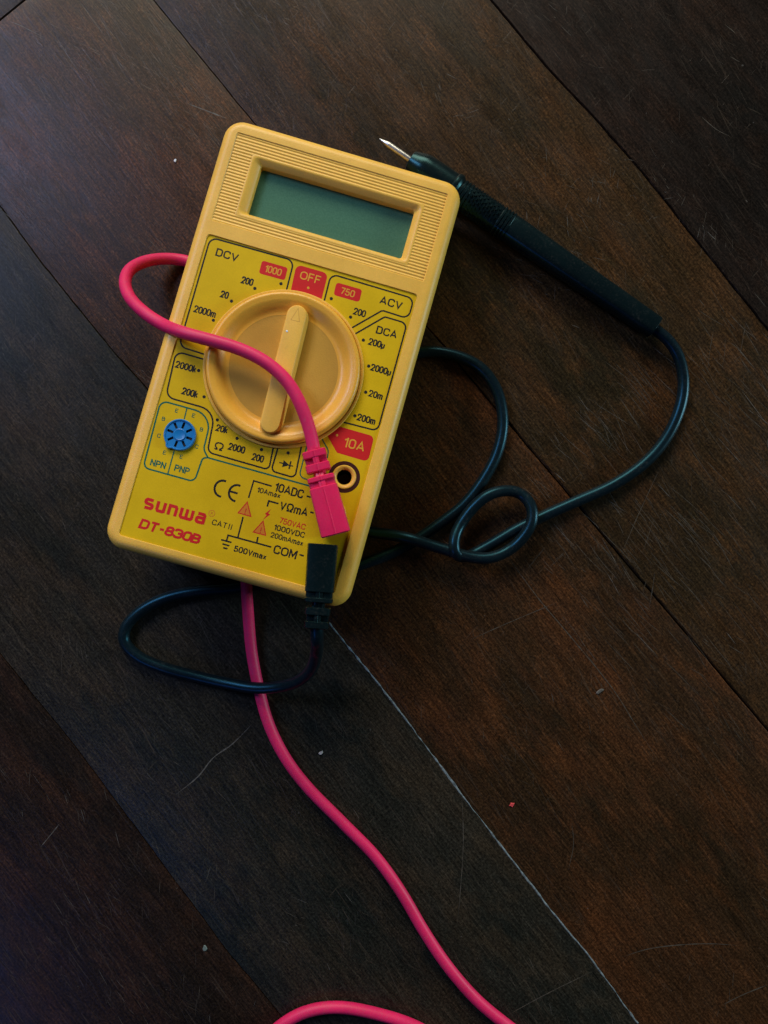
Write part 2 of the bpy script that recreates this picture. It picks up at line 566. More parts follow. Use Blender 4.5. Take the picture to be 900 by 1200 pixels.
# ---------------------------------------------------------------- floor
floor = bpy.data.objects.new("floor", None)
COL.objects.link(floor)
floor["kind"] = "structure"
floor["label"] = "dark stained worn wooden plank floor under the multimeter"
TH = R_(-51.0)
AX = Vector((math.cos(TH), math.sin(TH)))           # along the grain
AY = Vector((-math.sin(TH), math.cos(TH)))
def uv(px, py):
    p = P(px, py, 0).to_2d()
    return p.dot(AX), p.dot(AY)
def seam(pts):
    q = [uv(*p) for p in pts]
    n = len(q); mu = sum(a for a, b in q) / n; mv = sum(b for a, b in q) / n
    k = sum((a - mu) * (b - mv) for a, b in q) / max(1e-9, sum((a - mu) ** 2 for a, b in q))
    q.sort()
    def f(u):
        if u <= q[0][0]: v = q[0][1] + k * .6 * (u - q[0][0])
        elif u >= q[-1][0]: v = q[-1][1] + k * .6 * (u - q[-1][0])
        else:
            for (a, b), (c, d) in zip(q, q[1:]):
                if a <= u <= c:
                    v = b + (d - b) * (u - a) / (c - a); break
        return v
    return f
S1 = seam([(180, 0), (300, 147), (490, 370), (640, 548), (900, 856)])
S2 = seam([(0, 241), (50, 310), (135, 415), (170, 452), (390, 735), (470, 835), (540, 930), (640, 1060), (690, 1120), (745, 1196)])
S3 = seam([(575, 0), (640, 77), (690, 131), (752, 201), (825, 292), (900, 387)])
S4 = seam([(0, 765), (65, 846), (125, 925), (200, 1025), (270, 1120), (325, 1185)])
seams = [lambda u: S3(u) + 166, lambda u: S3(u) + 83, S3, S1, S2, S4, lambda u: S4(u) - 84, lambda u: S4(u) - 168]
def gap_at(i, u):
    if i == 3:                                   # opens towards its lower right end
        return .06 + .24 * max(0, min(1, (u + 70) / 90))
    return (.3, .3, .20, 0, .07, .05, .3, .3)[i]
def wob(i, u):
    return noise.noise(Vector((u * .06, i * 7.3, 0))) * .28 + noise.noise(Vector((u * .35, i * 3.1, 5))) * .13
def edge_v(i, u):
    return seams[i](u) + wob(i, u)
def board(i, u0, u1, col):
    """plank between seam i (upper) and seam i + 1 (lower)"""
    mb = MB()
    nseg = max(4, int((u1 - u0) / 3.0))
    rows = []
    ctr = Vector(((u0 + u1) / 2, (seams[i]((u0 + u1) / 2) + seams[i + 1]((u0 + u1) / 2)) / 2))
    for k in range(nseg + 1):
        u = u0 + (u1 - u0) * k / nseg
        ga, gb = gap_at(i, u), gap_at(i + 1, u)
        a = edge_v(i, u) - ga * (.8 + .5 * noise.noise(Vector((u * .2, i, 9))))
        c = edge_v(i + 1, u) + gb * (.8 + .5 * noise.noise(Vector((u * .2, i, 19))))
        ca, cb = [(.10 + q * .9) * (1 + .5 * noise.noise(Vector((u * .3, i, 3)))) for q in (ga, gb)]
        ends = .25 if k in (0, nseg) else 0
        row = [(a, -9), (a, -.45), (a - ca, -.04 - ends), (a - ca * 2.4, -ends), (c + cb * 2.4, -ends), (c + cb, -.04 - ends), (c, -.45), (c, -9)]
        rows.append([Vector((u - ctr.x, v - ctr.y, z)) for v, z in row])
    n = 8
    b = len(mb.v)
    for r in rows: mb.v += r
    for k in range(nseg):
        for j in range(n - 1):
            mb.f.append([b + k * n + j, b + k * n + j + 1, b + (k + 1) * n + j + 1, b + (k + 1) * n + j]); mb.m.append(0)
    mb.f.append([b + j for j in range(n)]); mb.m.append(0)
    mb.f.append([b + nseg * n + j for j in range(n)][::-1]); mb.m.append(0)
    o = mb.build("floor_board", M_WOOD, floor, smooth=35)
    w_ = AX * ctr.x + AY * ctr.y
    o.location = Vector((w_.x, w_.y, 0)) * MM
    o.rotation_euler = (0, 0, TH)
    o.color = (*col, 1)
    return o
UA, UB = -420, 430
board(0, UA, UB, (.014, .0085, .0055))
board(1, UA, UB, (.0145, .009, .006))
board(2, UA, UB, (.041, .0210, .0076))
uc = uv(14, 11)[0]
board(3, UA, uc - .35, (.040, .022, .010))
board(3, uc + .35, UB, (.049, .0215, .0080))
board(4, UA, UB, (.0230, .0195, .0130))
board(5, UA, UB, (.019, .0105, .0065))
board(6, UA, UB, (.017, .012, .010))
mb = MB()
box(mb, -420, 420, -420, 420, -12, -9.2)
mb.build("subfloor", M_SUB, floor)

# pale dust packed in the joint that runs out below the meter
mb = MB()
def filler_run(i, pa, pb, wd, zt=.02):
    ua, ub = uv(*pa)[0], uv(*pb)[0]
    n = int((ub - ua) / .7)
    vv, ff = [], []
    for k in range(n + 1):
        u = ua + (ub - ua) * k / n
        t = noise.noise(Vector((u * .5, 2, 1)))
        q = noise.noise(Vector((u * .07, 8, 1)))
        h = wd * max(.06, .50 + .65 * t + .6 * q)
        c = edge_v(i, u) + .22 * noise.noise(Vector((u * .3, 4, 4)))
        for dv, z in ((-h - .1, -.5), (-h, zt - .06), (0, zt + .05), (h, zt - .06), (h + .1, -.5)):
            p = AX * u + AY * (c + dv)
            vv.append(Vector((p.x, p.y, z)))
        if k:
            for j in range(4):
                ff.append([(k - 1) * 5 + j, (k - 1) * 5 + j + 1, k * 5 + j + 1, k * 5 + j])
    mb.add(vv, ff)
filler_run(4, (382, 722), (747, 1200), .50)
mb.build("joint_filler", M_FILLER, floor, smooth=60)

# long scratches that can be told apart, and the many small scuffs
def ribbon(mb, pts, wd, z=.012):
    pts = crom([P(a, b, 0) for a, b in pts], .5)
    n = len(pts)
    vv, ff = [], []
    for i, p in enumerate(pts):
        a, b = pts[max(0, i - 1)], pts[min(n - 1, i + 1)]
        t = (b - a).normalized()
        s = Vector((-t.y, t.x, 0))
        h = wd / 2 * min(1, 4 * i / n + .05, 4 * (n - 1 - i) / n + .05) * (.55 + .9 * max(0, .5 + noise.noise(p * .5 + Vector((wd * 50, 0, 0)))))
        vv += [p + s * h + Vector((0, 0, z)), p - s * h + Vector((0, 0, z))]
        if i:
            ff.append([2 * i - 2, 2 * i - 1, 2 * i + 1, 2 * i])
    mb.add(vv, ff)
for pts, wd, m in (
        ([(219, 121), (240, 129), (266, 139)], .32, M_SCRATCH_PALE),
        ([(296, 848), (272, 872), (250, 888), (232, 910), (205, 932)], .30, M_SCRATCH_PALE),
        ([(541, 930), (543, 985), (539, 1050), (536, 1082)], .20, M_SCRATCH),
        ([(590, 645), (630, 700), (672, 750), (720, 810), (745, 850), (772, 892)], .24, M_SCRATCH),
        ([(727, 1122), (760, 1112), (800, 1107), (835, 1106), (866, 1108)], .24, M_SCRATCH),
        ([(846, 1178), (870, 1166), (902, 1153)], .24, M_SCRATCH),
        ([(594, 1190), (640, 1165), (695, 1138)], .26, M_SCRATCH),
        ([(550, 750), (600, 728), (655, 705)], .16, M_SCRATCH),
        ([(670, 962), (672, 990), (666, 1020)], .14, M_SCRATCH),
        ([(70, 965), (58, 980), (48, 992)], .26, M_SCRATCH_PALE),
        ([(820, 135), (840, 152), (856, 160)], .16, M_SCRATCH),
        ([(8, 24), (22, 29), (36, 36), (52, 44)], .22, M_SCRATCH_PALE),
        ([(775, 545), (745, 610), (728, 650)], .14, M_SCRATCH)):
    mb = MB()
    ribbon(mb, pts, wd)
    mb.build("scratch", m, floor, weld=False)
mb = MB()
rs = random.Random(3)
mb2 = MB()
def scuffs(ncl, x0, y0, x1, y1, ang, sp, ln, wd, per=14, pale=.2):
    """clusters of near-parallel scuffs"""
    for _ in range(ncl):
        cx, cy = rs.uniform(x0, x1), rs.uniform(y0, y1)
        a0 = rs.gauss(ang, sp)
        r = rs.uniform(8, 34)
        for _ in range(int(per * rs.uniform(.3, 1.6))):
            x, y = cx + rs.gauss(0, r), cy + rs.gauss(0, r)
            a = R_(a0 + rs.gauss(0, 6)); l = ln * rs.uniform(.2, 1.5); c = rs.gauss(0, .03)
            p = [(x, y), (x + l * .5 * math.cos(a), y + l * .5 * math.sin(a)), (x + l * math.cos(a + c), y + l * math.sin(a + c))]
            ribbon(mb2 if rs.random() < pale else mb, p, wd * rs.uniform(.4, 1.2), .008 + rs.random() * .008)
scuffs(26, 640, 380, 900, 780, 50, 4, 42, .11, 13, .08)
scuffs(4, 640, 400, 880, 720, -58, 12, 40, .09, 5, .10)
scuffs(9, 470, 0, 640, 150, 60, 40, 13, .11, 8, .2)
scuffs(15, 640, 0, 900, 330, 55, 30, 13, .11, 8, .25)
scuffs(15, 0, 850, 260, 1190, 52, 22, 18, .11, 9, .2)
scuffs(18, 0, 0, 280, 420, 52, 10, 18, .10, 10, .1)
scuffs(9, 150, 780, 520, 1190, 55, 25, 16, .10, 7, .1)
scuffs(12, 520, 640, 900, 1190, 54, 22, 16, .10, 7, .1)
scuffs(9, 540, 180, 800, 380, 54, 30, 16, .10, 7, .1)
scuffs(8, 0, 420, 200, 860, 54, 20, 18, .10, 7, .1)
o = mb.build("fine_scuffs", M_SCRATCH, floor, weld=False)
o["kind"] = "stuff"
o = mb2.build("fine_scuffs", M_SCRATCH_PALE, floor, weld=False)
o["kind"] = "stuff"

# ---------------------------------------------------------------- crumbs lying on the floor
def crumb(name, label, cat, px, py, r, h, m, seed, sx=1.0):
    rr = random.Random(seed)
    mb = MB()
    n = 9
    rad = [r * rr.uniform(.6, 1.2) for _ in range(n)]
    def lp(k, z):
        return [Vector((rad[i] * k * sx * math.cos(2 * math.pi * i / n), rad[i] * k * math.sin(2 * math.pi * i / n), z)) for i in range(n)]
    loft(mb, [lp(.9, 0), lp(1, h * .4), lp(.75, h)], 0, True, True)
    o = mb.build(name, m)
    o.location = P(px, py, .01) * MM
    o.rotation_euler = (0, 0, rr.uniform(0, 6))
    o["label"] = label
    o["category"] = cat
    return o
M_WHITE = simple("white_paint", (.75, .78, .8), .6, .12)
M_CRUMBR = simple("red_paper", (.55, .05, .05), .7, .2)
M_GREENISH = simple("pale_green_paint", (.12, .16, .135), .7, .2)
crumb("paint_flake", "tiny white paint flake on the brown plank left of the meter's display", "paint flake", 205.5, 188.5, .55, .4, M_WHITE, 1)
crumb("paint_flake", "small pale flake beside the thin scratch on the reddish plank right of the red lead", "paint flake", 703, 810, .7, .3, M_SCRATCH_PALE, 2, 1.8)
crumb("paint_flake", "small white chip on the dark plank just right of the red lead below the meter", "paint flake", 376, 882, .5, .4, simple("chalky_white", (.4, .38, .34), .7), 5, 1.5)
crumb("paper_scrap", "tiny red scrap on the reddish plank beside the pale filled joint", "paper scrap", 600, 943, .85, .35, M_CRUMBR, 8)
crumb("paint_flake", "pale green flake on the dark plank left of the red lead near the bottom edge", "paint flake", 240, 1111, .75, .25, M_GREENISH, 11, 1.5)

# ---------------------------------------------------------------- the multimeter
meter = thing("multimeter", "yellow handheld digital multimeter with blank green display lying on the dark wooden floor",
              "multimeter", METER_T, METER_E)
W2, H2, RC = 35.0, 63.0, 5.6
def case_loop(inset, z, n=8):
    return rrect(-W2 + inset, -H2 + inset, W2 - inset, H2 - inset, max(.5, RC - inset), z, n)

# where the two recesses of the front lie
lab = [L(243, 276), L(490, 343), L(392, 697), L(138.5, 626.5)]
lx0 = (lab[0].x + lab[3].x) / 2; lx1 = (lab[1].x + lab[2].x) / 2
ly1 = (lab[0].y + lab[1].y) / 2; ly0 = (lab[2].y + lab[3].y) / 2
pan = [L(277, 155.5), L(524.4, 227), L(498.7, 329), L(248, 261)]
qx0 = (pan[0].x + pan[3].x) / 2; qx1 = (pan[1].x + pan[2].x) / 2
qy1 = (pan[0].y + pan[1].y) / 2; qy0 = (pan[2].y + pan[3].y) / 2
lcd = [L(305.6, 194.2, 22.6), L(485.3, 246.4, 22.6), L(471, 303.3, 22.6), L(289.5, 250, 22.6)]
dx0 = (lcd[0].x + lcd[3].x) / 2; dx1 = (lcd[1].x + lcd[2].x) / 2
dy1 = (lcd[0].y + lcd[1].y) / 2; dy0 = (lcd[2].y + lcd[3].y) / 2
bez = [L(296, 181), L(497, 239.3), L(478, 310.4), L(276.3, 252.8)]
bx0 = (bez[0].x + bez[3].x) / 2; bx1 = (bez[1].x + bez[2].x) / 2
by1 = (bez[0].y + bez[1].y) / 2; by0 = (bez[2].y + bez[3].y) / 2
print("label", lx0, lx1, ly0, ly1, "panel", qx0, qx1, qy0, qy1, "lcd", dx0, dx1, dy0, dy1, "bezel", bx0, bx1, by0, by1)

mb = MB()
prof = [(.75, 11.3), (.45, 11.3), (.40, 12), (.06, 19.5), (0, 21.0)]
for k in range(1, 9):
    a = R_(90 * k / 8)
    prof.append((2.7 * (1 - math.cos(a)), 21 + 3 * math.sin(a)))
loft(mb, [case_loop(i, z) for i, z in prof])
lab_top = rrect(lx0, ly0, lx1, ly1, 1.0, 24.0, 5)
pan_top = rrect(qx0, qy0, qx1, qy1, .5, 24.0, 4)
fill_holes(mb, case_loop(2.7, 24.0), [lab_top, pan_top])
loft(mb, [lab_top, rrect(lx0 + .12, ly0 + .12, lx1 - .12, ly1 - .12, .9, 23.86, 5), rrect(lx0 + .16, ly0 + .16, lx1 - .16, ly1 - .16, .9, 23.4, 5)])
loft(mb, [pan_top, rrect(qx0 + .2, qy0 + .2, qx1 - .2, qy1 - .2, .4, 23.8, 4), rrect(qx0 + .25, qy0 + .25, qx1 - .25, qy1 - .25, .4, 23.2, 4)])
mb.build("front_cover", M_CASE, meter, smooth=38)

mb = MB()
loft(mb, [case_loop(2.2, 0), case_loop(1.4, .35), case_loop(1.0, 1.2), case_loop(.55, 10.6), case_loop(.9, 10.8), case_loop(.9, 11.2)], 0, True, True)
mb.build("back_cover", M_CASE, meter, smooth=38)

# ribbed surround of the display: horizontal ribs, with a funnel-shaped frame in the middle
mb = MB()
nr = 29
pitch = (qy1 - qy0) / nr
def rib_profile(y0, y1):
    out = []
    n = max(2, int(round((y1 - y0) / pitch * 12)))
    for k in range(n + 1):
        y = y0 + (y1 - y0) * k / n
        ph = (y - qy0) / pitch
        s = .5 - .5 * math.cos(2 * math.pi * ph)
        out.append((y, 23.62 + .17 * s ** .8))
    return out
def rib_strip(x0, x1, y0, y1):
    pr = rib_profile(y0, y1)
    vv = [Vector((x, y, z)) for y, z in pr for x in (x0, x1)]
    mb.add(vv, [[2 * i, 2 * i + 1, 2 * i + 3, 2 * i + 2] for i in range(len(pr) - 1)])
X0, X1, Y0, Y1 = qx0 + .1, qx1 - .1, qy0 + .1, qy1 - .1
rib_strip(X0, X1, Y0, by0)
rib_strip(X0, X1, by1, Y1)
rib_strip(X0, bx0, by0, by1)
rib_strip(bx1, X1, by0, by1)
mb.build("ribbed_surround", M_CASE, meter, smooth=50)

mb = MB()
loft(mb, [rrect(bx0 - .15, by0 - .15, bx1 + .15, by1 + .15, .1, 23.0, 8), rrect(bx0 - .12, by0 - .12, bx1 + .12, by1 + .12, .1, 23.72, 8), rrect(bx0 + .02, by0 + .02, bx1 - .02, by1 - .02, 1.2, 23.82, 8),
          rrect(bx0 + .25, by0 + .25, bx1 - .25, by1 - .25, 1.8, 23.86, 8),
          rrect(bx0 + .75, by0 + .75, bx1 - .75, by1 - .75, 1.5, 23.72, 8),
          rrect((bx0 + dx0 * 2) / 3, (by0 + dy0 * 2) / 3, (bx1 + dx1 * 2) / 3, (by1 + dy1 * 2) / 3, 1.0, 22.9, 8),
          rrect(dx0 - .12, dy0 - .12, dx1 + .12, dy1 + .12, .8, 22.45, 8),
          rrect(dx0, dy0, dx1, dy1, .7, 22.2, 8), rrect(dx0, dy0, dx1, dy1, .7, 19.9, 8)])
mb.build("display_frame", M_CASE, meter, smooth=40)
mb = MB()
box(mb, dx0 - 1, dx1 + 1, dy0 - 1, dy1 + 1, 19.2, 20.1)
mb.build("display_screen", M_LCD, meter)

# ---- label sheet with the holes of the three sockets
JACKS = [L(403.3, 559), L(391.5, 601.5), L(377.5, 654)]
mb = MB()
fill_holes(mb, rrect(lx0 + .17, ly0 + .17, lx1 - .17, ly1 - .17, .85, 23.6, 5), [circle(j.x, j.y, 3.32, 23.6, 40) for j in JACKS])
label = mb.build("face_label", M_LABEL, meter)

ink, lines, green, greent = MB(), MB(), MB(), MB()
# boxes round the ranges
for pts, rr in (
        ([(335.5, 341), (344.5, 305.5), (246.7, 278.2), (209.8, 405.8), (242, 416)], 2.1),
        ([(379.5, 354.5), (388, 321), (485, 350), (478.5, 373.5), (448, 363.8), (411, 385)], [0, 2, 2, 2.0, 1.2, 0]),
        ([(415, 392), (451, 371.3), (477, 379), (442.5, 505), (401, 494.3)], [0, .9, 1.8, 1.8, 0]),
        ([(242, 422), (206.5, 411.7), (194.3, 465), (252.5, 481.5), (243, 529.8), (315, 550.5), (321, 521)], [0, 2, 2.4, 4.6, 1.8, 1.3, 0]),
        ([(326.5, 522), (317.8, 551.8), (345.5, 560), (353.6, 521.5)], 1.3)):
    stroke(lines, fillet(LL(pts), rr), .44)
for pts, rr in (([(359.8, 522), (350.3, 559), (366, 563.6)], 1.6), ([(376.5, 513), (385, 528), (383.5, 537)], 2.0)):
    stroke(green, fillet(LL(pts), rr), .34)
stroke(green, fillet(LL([(363, 569.5), (243.5, 536.3), (237.5, 536.8), (227.8, 564.5), (167.8, 547.8), (188.6, 469.3), (248.5, 486), (238.6, 526.5), (243.6, 536.2)]),
                     [0, .5, 2.2, 1.7, 1.7, 2.0, 5.2, 2.6, 0]), .44)
stroke(green, LL([(219.2, 477.5), (216, 491)]), .34)
stroke(green, LL([(204.2, 528), (196.6, 555.5)]), .34)
for px, py in ((298.7, 338), (329.3, 332.5), (271.3, 352.8), (250, 375.3), (388.2, 350), (410.8, 371.6), (425.8, 398.6), (432, 429), (428.6, 459.6),
               (415.9, 487.3), (232.8, 434.2), (239.2, 465), (254.7, 492), (277.8, 513.7), (306.4, 526.9), (337.6, 530.7)):
    disc(ink, px, py, 1.95)
for s, px, py, ww, hh, bd in (
        ("DCV", 266.3, 298.7, 27, 9.6, .012), ("200", 290, 329.4, 14.2, 8.8, .016), ("20", 263.4, 345.3, 9.6, 8.6, .016), ("2000m", 240.3, 365, 26.5, 8.6, .014),
        ("ACV", 458.4, 354.8, 27, 9.6, .012), ("200", 421.6, 366.2, 14.6, 8.4, .014), ("DCA", 453.3, 389.3, 25, 9.4, .012),
        ("200\u00b5", 441.6, 402.4, 19.5, 8.4, .016), ("2000\u00b5", 446.6, 433.2, 24.5, 8.4, .016), ("20m", 440.4, 462.6, 16.8, 8.2, .016), ("200m", 429.4, 491.2, 22, 8.4, .016),
        ("2000k", 218.2, 429.8, 25.5, 8.6, .016), ("200k", 222.9, 460.2, 19.5, 8.6, .016), ("20k", 260.3, 502.6, 14.5, 8.4, .016),
        ("\u03a9", 256.8, 523, 11, 9.5, .012), ("2000", 277.6, 525.2, 20, 8.6, .016), ("200", 302.4, 536.6, 14.2, 8.6, .016),
        ("10ADC", 338.8, 574.8, 35, 10.4, .012), ("10Amax", 315, 577.3, 28.5, 6.2, .014), ("V\u03a9mA", 344.5, 596.3, 34, 10.2, .012),
        ("1000VDC", 339, 622.3, 37.5, 6.8, .014), ("200mAmax", 336.4, 631.6, 39.5, 6.4, .014), ("COM", 334.4, 646.8, 28, 10.4, .012),
        ("CATII", 260.3, 614.6, 24, 6.6, .004), ("500Vmax", 293.4, 647.6, 39.5, 7.2, .016)):
    text(ink, s, px, py, ww, hh, 0, {.004: .15, .012: .17, .014: .17, .016: .185}[bd])
ink.build("printed_lettering", M_INK, label, weld=False, recalc=False)
lines.build("range_outline", M_INK, label, weld=False, recalc=False)
green.build("green_outline", M_GREEN, label, weld=False, recalc=False)
for s, px, py in (("E", 207.2, 481.3), ("E", 227, 487), ("B", 191.7, 490.8), ("B", 236.2, 503.3), ("C", 186.2, 510.5), ("C", 230.5, 523.3), ("E", 193, 530.3), ("E", 212.7, 535.3)):
    text(greent, s, px, py, 3.8, 4.8, 0, .15)
text(greent, "NPN", 185.4, 543.7, 18.5, 7.8, 0, .18)
text(greent, "PNP", 213.4, 550, 18, 7.8, 0, .18)
greent.build("green_lettering", M_GREEN, label, weld=False, recalc=False)

# ---- red range badges with their lettering
def badge(pts, rads, words, dots=()):
    b = MB()
    flat(b, fillet(LL(pts), rads, closed=True), 0, 23.612)
    for s, px, py, ww, hh in words:
        text(b, s, px, py, ww, hh, 1, .15, z=23.63)
    for px, py, r in dots:
        disc(b, px, py, r, 1, 23.63)
    b.build("red_badge", [M_RED, M_BADGE_TEXT], label, weld=False, recalc=False)
badge([(307.3, 305.2), (337.3, 313.8), (333.6, 328.6), (303.3, 320.2)], .7, [("1000", 320.3, 317, 20, 8.6)])
badge([(394.4, 330.8), (424.5, 339.4), (420.9, 354.2), (390.8, 345.6)], .8, [("750", 407.5, 342.6, 17, 8.4)])
badge([(347.5, 309.8), (384.5, 320.4), (375.5, 356), (339.5, 346)], [1.6, 1.6, .1, .1], [("OFF", 364, 325.3, 25, 9.8)], [(361.2, 337.3, 1.5)])
badge([(383, 509.5), (397, 499.6), (438.6, 511.4), (431.2, 541.2), (394.8, 530.5)], [.3, .5, 1.4, 1.4, .8], [("10A", 415.2, 521, 25.5, 11.5)], [(395, 510, 1.4)])

# ---- maker's lettering in heavy squared strokes, model lettering below
b = MB()
def frame_at(px, py):
    return L(px, py), pxmm(px, py)
c0, k0 = frame_at(204.0, 598.6)
LET = {'s': [[(1, 1), (.16, 1), (0, .86), (0, .64), (.14, .53), (.86, .47), (1, .36), (1, .14), (.86, 0), (0, 0)]],
       'u': [[(0, 1.12), (0, .16), (.14, 0), (1, 0)], [(1, 1.12), (1, -.1)]],
       'n': [[(0, -.12), (0, 1), (.86, 1), (1, .84), (1, -.12)]],
       'w': [[(0, 1.12), (0, .14), (.1, 0), (.9, 0), (1, .14), (1, 1.12)], [(.5, 1.12), (.5, 0)]],
       'a': [[(.02, 1), (.86, 1), (1, .86), (1, -.12)], [(1, 0), (.14, 0), (0, .12), (0, .42), (.14, .55), (1, .55)]]}
xs = -36.5
for ch, wd in (('s', 10.5), ('u', 10.2), ('n', 10.2), ('w', 15.5), ('a', 10.5)):
    for st in LET[ch]:
        stroke(b, [(c0.x + (xs + 1.8 + q[0] * (wd - 3.6 + 1.6)) * k0, c0.y + (-5.0 + q[1] * 10.0) * k0) for q in st], 3.7 * k0)
    xs += wd + 4.1
b.build("maker_lettering", M_RED, label, weld=False, recalc=False)
b = MB()
cR, kR = frame_at(248.2, 601.5)
stroke(b, [(p.x, p.y) for p in circle(cR.x, cR.y, 3.6 * kR, 0, 28)], .8 * kR, True)
text(b, "R", 248.2, 601.5, 2.6, 3.6, 0, .16)
b.build("registered_mark", M_ORANGE, label, weld=False, recalc=False)
b = MB()
text(b, "DT-830B", 199.6, 622.8, 74, 12.0, 0, .235, .16, gap=-.06)
b.build("model_lettering", M_RED, label, weld=False, recalc=False)

# ---- CE mark
b = MB()
for px, py, bar in ((260.5, 572.6, False), (277.3, 577.9, True)):
    c, k = frame_at(px, py)
    arc = [(c.x + 9.0 * k * math.cos(R_(a)), c.y + 9.6 * k * math.sin(R_(a))) for a in range(78, 283, 8)]
    stroke(b, arc, 2.5 * k)
    if bar:
        stroke(b, [(c.x - 9 * k, c.y), (c.x + 1.2 * k, c.y)], 2.3 * k)
b.build("conformity_mark", M_INK, label, weld=False, recalc=False)

# ---- wiring diagram of the sockets
b = MB()
for pts, wd in (([(291.3, 583.5), (297.3, 563.4), (318.5, 569.7)], .42), ([(313.1, 593.6), (315, 587.0), (326.3, 590.2)], .46),
                ([(359.3, 581.3), (364, 582.7)], .44), ([(363.5, 600), (367.5, 601.2)], .44), ([(351, 649.9), (356, 651.4)], .44),
                ([(317.8, 641), (267.3, 627.2), (265.6, 633.6)], .44), ([(284.8, 605.8), (278.7, 630)], .42), ([(302.3, 629.2), (300.8, 636)], .44)):
    stroke(b, LL(pts), wd)
b.build("terminal_lines", M_INK, label, weld=False, recalc=False)
b = MB()
for pts in ([(259.2, 632.4), (271.2, 635.7)], [(260.7, 637.3), (268.8, 639.6)], [(261.6, 641.8), (266.6, 643.2)]):
    stroke(b, LL(pts), .44)
b.build("earth_symbol", M_INK, label, weld=False, recalc=False)
b = MB()
stroke(b, LL([(327.2, 541.8), (343.4, 546.4)]), .30)
flat(b, LL([(332.5, 539.2), (339.3, 545.2), (330.6, 547.2)]), 0, 23.63)
stroke(b, LL([(340.9, 540.6), (338.7, 549.6)]), .42)
b.build("diode_symbol", M_INK, label, weld=False, recalc=False)
for tri, ex in (([(289.8, 588.3), (294, 605.2), (279, 601)], (287.7, 599)), ([(308.4, 610.6), (311.3, 627.4), (296.8, 623.4)], (305.6, 621.3))):
    b = MB()
    tp = LL(tri)
    flat(b, tp, 0, 23.612)
    stroke(b, tp, .26, True, 1, 23.618)
    text(b, "!", ex[0], ex[1], .9, 6.5, 1, .14, z=23.64)
    b.build("warning_triangle", [M_ORANGE, M_RED], label, weld=False, recalc=False)
b = MB()
flat(b, LL([(317.6, 596.4), (310.4, 602.2), (312.6, 603.4), (307.8, 609.4), (316.6, 602.8), (314.4, 601.4)]), 0, 23.62)
b.build("lightning_symbol", M_RED, label, weld=False, recalc=False)
b = MB()
text(b, "750VAC", 342.6, 613.5, 31.5, 7.0, 0, .15)
b.build("red_lettering", M_RED, label, weld=False, recalc=False)

# ---- sockets
for i, j in enumerate(JACKS):
    b = MB()
    lathe(b, j.x, j.y, [(3.3, 23.3), (3.3, 23.75), (3.2, 23.85), (2.75, 23.85), (2.45, 23.6), (2.2, 23.35), (2.1, 22.8)], 48, 0)
    lathe(b, j.x, j.y, [(2.1, 22.8), (2.05, 22.7), (2.0, 10.0), (0.01, 10.0)], 48, 1)
    sk = b.build("input_socket", [M_CASE, M_DARK], meter, smooth=40)
b = MB()
j = JACKS[0]
c0_, c1_ = circle(j.x, j.y, 4.45, 23.616, 64), circle(j.x, j.y, 3.4, 23.616, 64)
loft(b, [c0_, c1_])
b.build("socket_ring", M_RING, label)

# ---- transistor socket: blue disc with a tab and eight radial slots
ts = L(210.3, 509.2, 24.6)
kk = pxmm(210, 509)
rs_ = 18.4 * kk
outer = []
tab = L(197.3, 521.8, 24.6) - ts
ta = math.atan2(tab.y, tab.x)
for i in range(96):
    a = 2 * math.pi * i / 96
    d = abs((a - ta + math.pi) % (2 * math.pi) - math.pi)
    r = rs_ + (max(0, .62 * math.cos(d * 6.5)) if d < .24 else 0)
    outer.append((ts.x + r * math.cos(a), ts.y + r * math.sin(a), r))
def sc(f, z):
    return [Vector((ts.x + (x - ts.x) * f, ts.y + (y - ts.y) * f, z)) for x, y, r in outer]
b = MB()
loft(b, [sc(1.02, 23.5), sc(1.02, 24.35), sc(.985, 24.6), sc(.93, 24.6), sc(.90, 24.3), sc(.905, 24.3)])
holes = []
for i in range(8):
    a = R_(97 - 16.4 + i * 45 + 4)
    d, n_ = Vector((math.cos(a), math.sin(a))), Vector((-math.sin(a), math.cos(a)))
    c = Vector((ts.x, ts.y)) + d * 2.75
    hl = [c + d * (s * .85) + n_ * (t * .34) for s, t in ((-1, -1), (1, -1), (1, 1), (-1, 1))]
    holes.append([Vector((p.x, p.y, 24.3)) for p in hl])
fill_holes(b, sc(.905, 24.3), holes)
for h in holes:
    loft(b, [h, [p + Vector((0, 0, -.5)) for p in h]], 1, False, True)
lathe(b, ts.x, ts.y, [(1.62, 24.3), (1.62, 24.5), (1.5, 24.56), (1.25, 24.45)], 32, 0, False, True)
b.build("transistor_socket", [M_BLUE, M_DARK], meter, smooth=40)

# ---- rotary dial
dc = L(332.4, 431.7, 24.2)
b = MB()
lathe(b, dc.x, dc.y, [(22.4, 23.5), (22.4, 23.95), (22.25, 24.15), (21.75, 24.2), (21.6, 24.1), (21.55, 23.62), (21.2, 23.62)], 128)
b.build("dial_collar", M_CASE, meter, smooth=40)
b = MB()
ZR = 26.3
pr = [(21.32, 23.66), (21.32, 25.2), (21.2, 25.8), (20.9, 26.15), (20.5, ZR), (20.1, 26.28), (19.6, 26.1)]
for k in range(1, 13):
    q = k / 12
    pr.append((19.6 - 4.0 * q, 26.1 - 2.1 * (q * q * (3 - 2 * q))))
pr += [(15.2, 23.98)]
lathe(b, dc.x, dc.y, pr, 128)
dial = b.build("rotary_dial", M_DIAL, meter, smooth=30)
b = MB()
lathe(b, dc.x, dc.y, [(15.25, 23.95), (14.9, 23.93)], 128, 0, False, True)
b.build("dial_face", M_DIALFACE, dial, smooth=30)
pA, pB = L(350.2, 359, 27.0), L(314.2, 505.5, 27.0)
ax = (pB - pA); ax.z = 0
half = ax.length / 2
mid = (pA + pB) / 2
